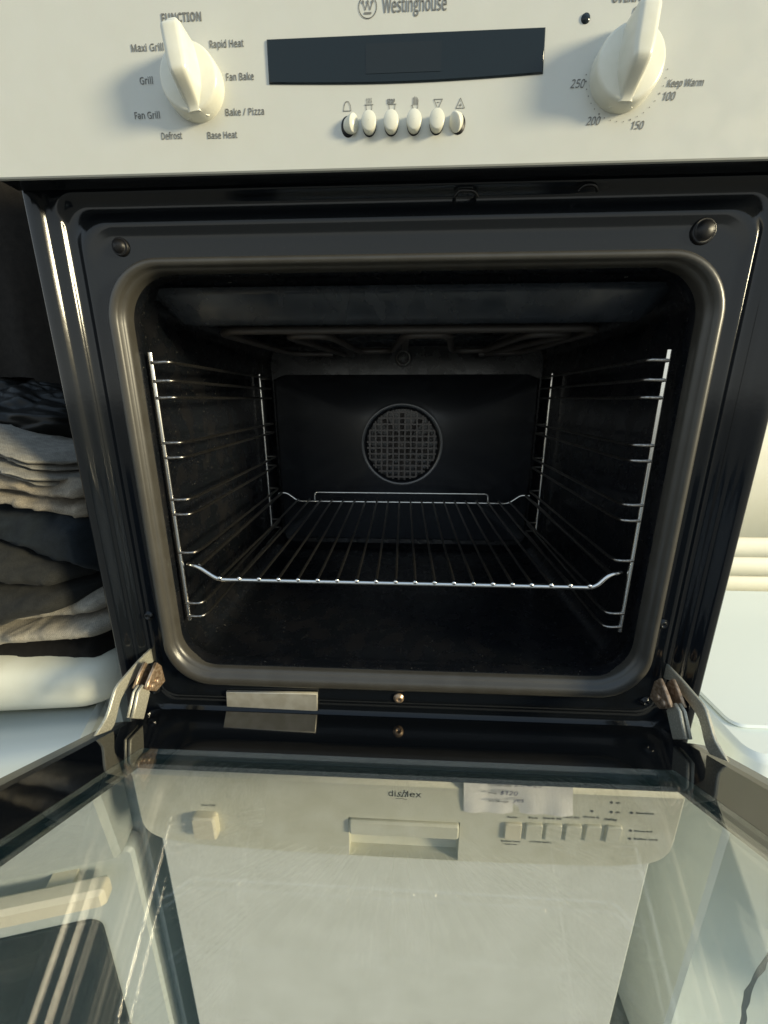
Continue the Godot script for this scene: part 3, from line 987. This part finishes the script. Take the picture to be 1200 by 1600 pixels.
func door(o: Node3D) -> void:
	var tilt := Transform3D(Basis(Vector3(1, 0, 0), -atan(0.466)), Vector3(0, -0.321, 0.0))
	# local: x across, z along the door away from the hinge, y out of its inner face.  A panel is drawn in (x, -z) and laid down.
	var lay := tilt * Transform3D(Basis(Vector3(1, 0, 0), Vector3(0, 0, -1), Vector3(0, 1, 0)), Vector3.ZERO)
	var far := 0.462
	var st := st_new()
	# door frame: two side rails, a hinge rail, a handle rail
	for s in [-1, 1]:
		var sec := [Vector2(0.263, -0.0065), Vector2(0.266, -0.005), Vector2(0.278, -0.0055), Vector2(0.292, -0.0075), Vector2(0.2965, -0.011), Vector2(0.297, -0.026), Vector2(0.263, -0.026)]
		var rings := []
		for zz in [0.028, 0.030, far + 0.006]:
			var ring := PackedVector3Array()
			for q in sec: ring.append(tilt * Vector3(s * q.x, q.y, zz))
			rings.append(ring)
		loft(st, rings, true, -1)
		fan(st, rings[0]); fan(st, rings[-1])
	box(st, Vector3(0, -0.015, 0.018), Vector3(0.522, 0.022, 0.022), tilt)
	box(st, Vector3(0, -0.015, far - 0.012), Vector3(0.522, 0.022, 0.03), tilt)
	var d := build(st, "door", M.door_paint, o)
	# inner pane: black printed border round a clear window
	var x0 := 0.261
	var x1 := 0.214
	var z0 := 0.004
	var z1 := 0.1005
	var z2 := far - 0.05
	st = st_new()
	for q in [[-x0, z0, x0, z1], [-x0, z2, x0, far], [-x0, z1, -x1, z2], [x1, z1, x0, z2]]:
		box(st, Vector3((q[0] + q[2]) / 2, -0.002, (q[1] + q[3]) / 2), Vector3(q[2] - q[0], 0.004, q[3] - q[1]), tilt)
	build(st, "inner_glass_border", M.black_glass, d)
	st = st_new()
	box(st, Vector3(0, -0.002, (z1 + z2) / 2), Vector3(2 * x1 - 0.0004, 0.0038, z2 - z1 - 0.0004), tilt)
	build(st, "inner_pane", M.window_glass, d)
	# outer pane
	x0 = 0.297
	x1 = 0.236
	z1 = 0.066
	st = st_new()
	for q in [[-x0, 0.0, x0, z1], [-x0, z2, x0, far + 0.006], [-x0, z1, -x1, z2], [x1, z1, x0, z2]]:
		box(st, Vector3((q[0] + q[2]) / 2, -0.029, (q[1] + q[3]) / 2), Vector3(q[2] - q[0], 0.004, q[3] - q[1]), tilt)
	build(st, "outer_glass_border", M.black_glass, d)
	st = st_new()
	box(st, Vector3(0, -0.029, (z1 + z2) / 2), Vector3(2 * x1 - 0.0004, 0.0038, z2 - z1 - 0.0004), tilt)
	build(st, "outer_pane", M.window_glass, d)

func rack() -> void:
	var r := thing("oven_rack", "chromed wire shelf rack slid into the lower runners of the oven", "rack", Vector3(0, -0.18, -0.2))
	var zf := -0.030
	var zb := -0.352
	var y := px(600, 911, zf).y
	var yb := y + 0.004
	var up := 0.0155
	var st := st_new()
	var f := [Vector3(-0.2250, y + up, zf - 0.003), Vector3(-0.2125, y + up - 0.001, zf), Vector3(-0.1930, y, zf), Vector3(0.1935, y, zf), Vector3(0.2055, y + up - 0.001, zf), Vector3(0.2180, y + up, zf - 0.003)]
	tube(st, smooth_path(f, 0.008, 5), 0.0026, 10)
	build(st, "front_bar", M.chrome, r)
	st = st_new()
	f = [Vector3(-0.224, yb + up, zb + 0.006), Vector3(-0.211, yb + up, zb), Vector3(-0.190, yb, zb), Vector3(0.186, yb, zb), Vector3(0.207, yb + up, zb), Vector3(0.220, yb + up, zb + 0.006)]
	tube(st, smooth_path(f, 0.008, 5), 0.0022, 8)
	build(st, "back_bar", M.chrome, r)
	st = st_new()
	f = [Vector3(-0.160, yb, zb - 0.002), Vector3(-0.160, yb + 0.016, zb - 0.003), Vector3(0.150, yb + 0.016, zb - 0.003), Vector3(0.150, yb, zb - 0.002)]
	tube(st, smooth_path(f, 0.006, 4), 0.0019, 8)
	build(st, "stop_bar", M.chrome, r)
	for s in [-1, 1]:
		st = st_new()
		tube(st, [Vector3(s * 0.2100 - 0.002, y + up - 0.001, zf - 0.001), Vector3(s * 0.216 - 0.002, yb + up, zb + 0.004)], 0.0023, 8)
		build(st, "side_bar", M.wire_dull, r)
	for k in 20:
		var x := px(345 + 30.35 * k, 905, zf).x
		st = st_new()
		tube(st, [Vector3(x, y + 0.0026, zf + 0.0032), Vector3(x, y + 0.0034, zf - 0.004), Vector3(x, y + 0.0034, -0.2), Vector3(x, yb + 0.0030, zb - 0.002)], 0.00145, 7)
		var wire := build(st, "wire", M.wire_dull, r)
		st = st_new()
		lathe(st, [Vector2(0.0001, 0.0026), Vector2(0.0014, 0.0022), Vector2(0.0023, 0.0008), Vector2(0.0023, -0.001), Vector2(0.0012, -0.0026)], Transform3D(Basis.IDENTITY, Vector3(x, y + 0.0028, zf + 0.0016)), 10)
		build(st, "weld", M.weld_chrome, wire)

# ---------------------------------------------------------------- neighbours
func left_cooker() -> void:
	var yaw := 0.25
	var o := thing("cooker", "white freestanding cooker with smoked door panel, piled with folded clothes", "cooker", Vector3(-0.335, GROUND, -0.03))
	var t := Transform3D(Basis(Vector3.UP, yaw), o.position + Vector3(-0.012, 0, 0.0))
	var tl := Transform3D(Basis(Vector3.UP, 0.12), o.position)
	var up := Basis(Vector3(1, 0, 0), Vector3(0, 0, -1), Vector3(0, 1, 0))
	var top := px(100, 1040, -0.03).y - GROUND
	var low := px(100, 1108, -0.03).y - GROUND
	# hob lid: soft-edged slab
	var st := st_new()
	var rings := []
	for q in [[0.012, 0.0], [0.003, 0.006], [0.0, 0.016], [0.0, (top - low) * 0.55], [0.004, top - low - 0.010], [0.016, top - low - 0.002], [0.03, top - low]]:
		var ring := PackedVector3Array()
		for v in inset(rounded(-0.60, 0.0, 0.0, 0.58, 0.045, 8), q[0]):
			ring.append(tl * Vector3(v.x, low + q[1], -v.y))
		rings.append(ring)
	loft(st, rings)
	fan(st, rings[-1]); fan(st, rings[0], true)
	build(st, "lid", M.white_plastic, o)
	st = st_new()
	slab(st, rounded(-0.595, 0.02, -0.004, low - 0.004, 0.004, 2), -0.57, -0.035, 0.002, t)
	build(st, "cabinet", M.grey_white_enamel, o)
	# sloping control front
	var c0 := px(90, 1152, 0.0).y - GROUND
	var c1 := px(90, 1354, 0.0).y - GROUND
	st = st_new()
	var poly := PackedVector2Array([Vector2(-0.030, c0 + 0.012), Vector2(0.030, c0), Vector2(0.040, c0 - 0.012), Vector2(0.020, c1 + 0.01), Vector2(0.012, c1), Vector2(-0.030, c1)])
	slab(st, poly, 0.012, 0.592, 0.006, t * Transform3D(Basis(Vector3(0, 0, 1), Vector3.UP, Vector3(-1, 0, 0)), Vector3.ZERO))
	build(st, "control_front", M.grey_white_enamel, o)
	# oven door with a smoked panel
	st = st_new()
	slab(st, rounded(-0.592, 0.18, -0.008, c1 - 0.008, 0.012, 4), -0.032, -0.004, 0.004, t)
	var d := build(st, "door", M.grey_white_enamel, o)
	var a := px(166, 1428, -0.02)
	st = st_new()
	slab(st, rounded(-0.54, 0.26, a.x - o.position.x + 0.006, a.y - GROUND, 0.02, 5), -0.004, 0.001, 0.001, t)
	build(st, "smoked_panel", M.smoked_panel, d)
	var h := px(185, 1390, 0.0).y - GROUND
	st = st_new()
	slab(st, rounded(-0.55, h - 0.014, -0.030, h + 0.014, 0.006, 4), 0.012, 0.036, 0.005, t)
	for x in [-0.50, -0.09]:
		box(st, Vector3(x, h, 0.004), Vector3(0.03, 0.018, 0.018), t)
	build(st, "handle", M.yellowed_plastic, d)

# one folded garment: soft stacked layers with rounded fronts; px rows give the height of its front
func garment(called: String, label: String, m: Material, top_l: float, top_r: float, bot_l: float, bot_r: float, z: float, layers: int, xr: float, seed_: int, rough := 1.0, turn := 0.0) -> void:
	var a := px(0, top_l, z)
	var b := px(140, top_r, z)
	var c := px(0, bot_l, z)
	var d := px(140, bot_r, z)
	var o := thing(called, label, "clothing", Vector3(-0.45, (c.y + d.y) / 2, z - 0.1), "folded clothes piled on the cooker")
	var nz := FastNoiseLite.new()
	nz.seed = seed_
	nz.frequency = 7.0
	nz.fractal_octaves = 3
	var x1 := xr
	var x0 := -0.80
	for l in layers:
		var rings := []
		var nx := 110
		for i in nx + 1:
			var f := i / float(nx)
			var x := lerpf(x0, x1, f)
			var k := clampf((x - a.x) / (b.x - a.x), -1.0, 1.4)
			var yt := lerpf(a.y, b.y, k)
			var yb := lerpf(c.y, d.y, k)
			var h := (yt - yb) / layers
			var lo := yb + h * l
			var ctr := lo + h / 2
			var e := clampf((1.0 - f) / 0.06, 0, 1)
			var sh := sqrt(1.0 - pow(1.0 - e, 2)) * 0.5 * 1.06
			var ring := PackedVector3Array()
			var nn := 52
			for j in nn:
				var an := TAU * j / nn
				var cx := signf(cos(an)) * pow(absf(cos(an)), 0.45)
				var cy := signf(sin(an)) * pow(absf(sin(an)), 0.75)
				var depth := 0.16
				var off := 0.006 * sin(l * 2.3 + seed_) + (x - x1) * turn
				var p := Vector3(x, ctr + cy * h * sh, z - depth + off + cx * depth * (0.35 + 0.65 * sqrt(e)))
				var w := nz.get_noise_3d(p.x * 1.2, p.y * 2.5 + l * 3.0, p.z * 0.8)
				var w2 := nz.get_noise_3d(p.x * 4.0, p.y * 3.0 + 11.0 + l, p.z * 3.0)
				p.y += (w * 0.30 * h + w2 * 0.10 * h) * rough * (0.3 + 0.7 * e)
				p.z += (w * 0.010 + w2 * 0.006) * rough
				var cr := pow(1.0 - absf(nz.get_noise_3d(p.x * 2.6 + 5.0 * l, p.y * 5.0, p.z * 1.6 + seed_)) * 1.6, 6.0)
				p += Vector3(0, cy, cx) * (cr - 0.3) * 0.0032 * rough
				ring.append(p)
			rings.append(ring)
		var st := st_new()
		loft(st, rings)
		fan(st, rings[0]); fan(st, rings[-1], true)
		build(st, "fold", m, o)

func clothes() -> void:
	garment("folded_trousers", "black folded trousers lying flat on the white cooker lid", M.cloth_black, 1005, 1000, 1046, 1040, -0.045, 1, -0.335, 3, 0.5)
	garment("folded_sheet", "pale sand linen sheet under the charcoal jeans", M.cloth_sand, 952, 938, 1014, 1006, -0.030, 2, -0.318, 9, 0.7)
	garment("folded_jeans", "charcoal jeans folded between the sand sheet and navy trousers", M.cloth_charcoal, 862, 915, 968, 950, -0.022, 2, -0.345, 14, 0.8, -0.25)
	garment("folded_trousers", "dark navy trousers sagging under the khaki shorts", M.cloth_navy, 800, 815, 868, 928, -0.028, 1, -0.312, 19, 0.7)
	garment("folded_shorts", "khaki cotton shorts under the grey folded shirt", M.cloth_khaki, 740, 760, 800, 826, -0.030, 2, -0.308, 25, 1.2)
	garment("folded_shirt", "grey cotton shirt folded in thin layers on the khaki shorts", M.cloth_grey, 702, 748, 750, 800, -0.022, 4, -0.335, 31, 0.9)
	# crumpled black bag and a dark board behind
	var o := thing("plastic_bag", "crumpled black plastic bag on top of the clothes pile", "bag", Vector3(-0.45, px(40, 705, -0.06).y, -0.14))
	var nz := FastNoiseLite.new()
	nz.seed = 4
	nz.noise_type = FastNoiseLite.TYPE_CELLULAR
	nz.frequency = 13.0
	nz.cellular_return_type = FastNoiseLite.RETURN_DISTANCE2_SUB
	nz.fractal_octaves = 3
	var rings := []
	var y0 := px(40, 712, -0.06).y
	var y1 := px(40, 560, -0.06).y
	for i in 61:
		var v := i / 60.0
		var ring := PackedVector3Array()
		for j in 110:
			var an := TAU * j / 110
			var r := sin(PI * clampf(0.16 + 0.84 * v, 0.0, 0.998))
			var p := Vector3(-0.50 + cos(an) * 0.165 * pow(r, 0.5), lerpf(y0, y1, v), -0.18 + sin(an) * 0.13 * pow(r, 0.5))
			var w := nz.get_noise_3d(p.x, p.y * 1.6, p.z)
			p += Vector3(cos(an), 0.4, sin(an)) * w * 0.040
			ring.append(p)
		rings.append(ring)
	var st := st_new()
	loft(st, rings)
	fan(st, rings[0]); fan(st, rings[-1], true)
	build(st, "bag_body", M.bag_film, o)
	# dark coat hanging behind the pile
	var b := thing("hanging_coat", "dark coat with long vertical folds hanging behind the clothes pile", "coat", Vector3(-0.58, 0.0, -0.2))
	var wn := FastNoiseLite.new()
	wn.seed = 12
	wn.frequency = 2.2
	wn.fractal_octaves = 4
	rings = []
	for i in 60:
		var v := i / 59.0
		var y := lerpf(-0.40, 0.58, v)
		var ring := PackedVector3Array()
		for j in 150:
			var an := TAU * j / 150
			var sx := signf(cos(an)) * pow(absf(cos(an)), 0.5)
			var sz := signf(sin(an)) * pow(absf(sin(an)), 0.5)
			var x := -0.575 + 0.255 * sx
			var fold := wn.get_noise_3d(x * 7.0, y * 0.7, 3.0) * 0.030 + wn.get_noise_3d(x * 20.0, y * 2.2, 9.0) * 0.008 + absf(wn.get_noise_3d(x * 6.0, y * 5.0, 17.0)) * 0.010
			ring.append(Vector3(x + 0.010 * wn.get_noise_2d(y * 3.0, 4.0), y, -0.235 + sz * 0.05 + fold * (1.0 if sz > 0 else 0.3)))
		rings.append(ring)
	st = st_new()
	loft(st, rings)
	fan(st, rings[0]); fan(st, rings[-1], true)
	build(st, "coat_body", M.cloth_coat, b)

func right_washer() -> void:
	var z0 := -0.10
	var e := px(1150, 1250, z0)
	var top := -0.455
	var o := thing("washing_machine", "white washing machine with plain lid beside the dishwasher", "washing machine", Vector3(e.x + 0.3, GROUND, z0 - 0.25))
	var st := st_new()
	slab(st, rounded(e.x, GROUND + 0.02, e.x + 0.60, top - 0.032, 0.006, 3), -0.60, z0, 0.006)
	build(st, "cabinet", M.cool_white_enamel, o)
	st = st_new()
	var rings := []
	for q in [[0.0, 0.0], [0.0, 0.020], [0.003, 0.026], [0.010, 0.030]]:
		var ring := PackedVector3Array()
		for v in inset(rounded(e.x - 0.004, -z0 - 0.006, e.x + 0.604, 0.604, 0.03, 8), q[0]):
			ring.append(Vector3(v.x, top - 0.030 + q[1], -v.y))
		rings.append(ring)
	loft(st, rings)
	fan(st, rings[0], true); fan(st, rings[-1])
	build(st, "top", M.cool_white_enamel, o)
	st = st_new()
	slab(st, rounded(e.x + 0.012, 0.145, e.x + 0.59, 0.575, 0.02, 6), 0, 0.006, 0.003, Transform3D(Basis(Vector3(1, 0, 0), Vector3(0, 0, -1), Vector3(0, 1, 0)), Vector3(0, top + 0.0005, 0)))
	build(st, "lid", M.cool_white_enamel, o)
	for k in 2:
		st = st_new()
		lathe(st, [Vector2(0.0001, 0.03), Vector2(0.02, 0.03), Vector2(0.024, 0.0), Vector2(0.0001, 0.0)], Transform3D(Basis(Vector3(1, 0, 0), -PI / 2), Vector3(e.x + 0.06 + 0.48 * k, GROUND, z0 - 0.08)), 14)
		build(st, "foot", M.rubber_and_hole_black, o)
	# dark grimy streak on its front
	st = st_new()
	var lft := PackedVector2Array()
	var rgt := PackedVector2Array()
	var mid := [[1206, 1488], [1196, 1500], [1190, 1512], [1180, 1524], [1175, 1536], [1168, 1550], [1166, 1562], [1162, 1575], [1163, 1588], [1159, 1602], [1160, 1618], [1156, 1640]]
	for k in mid.size():
		var wd := rng.randf_range(2.0, 6.5)
		var a := px(mid[k][0] - wd, mid[k][1] - 2, z0)
		var b := px(mid[k][0] + wd * rng.randf_range(0.6, 1.2), mid[k][1] + 3, z0)
		lft.append(Vector2(a.x, a.y))
		rgt.append(Vector2(b.x, b.y))
	rgt.reverse()
	lft.append_array(rgt)
	slab(st, lft, z0 + 0.0002, z0 + 0.0010, 0.0)
	build(st, "dirt_streak", M.tar, o)
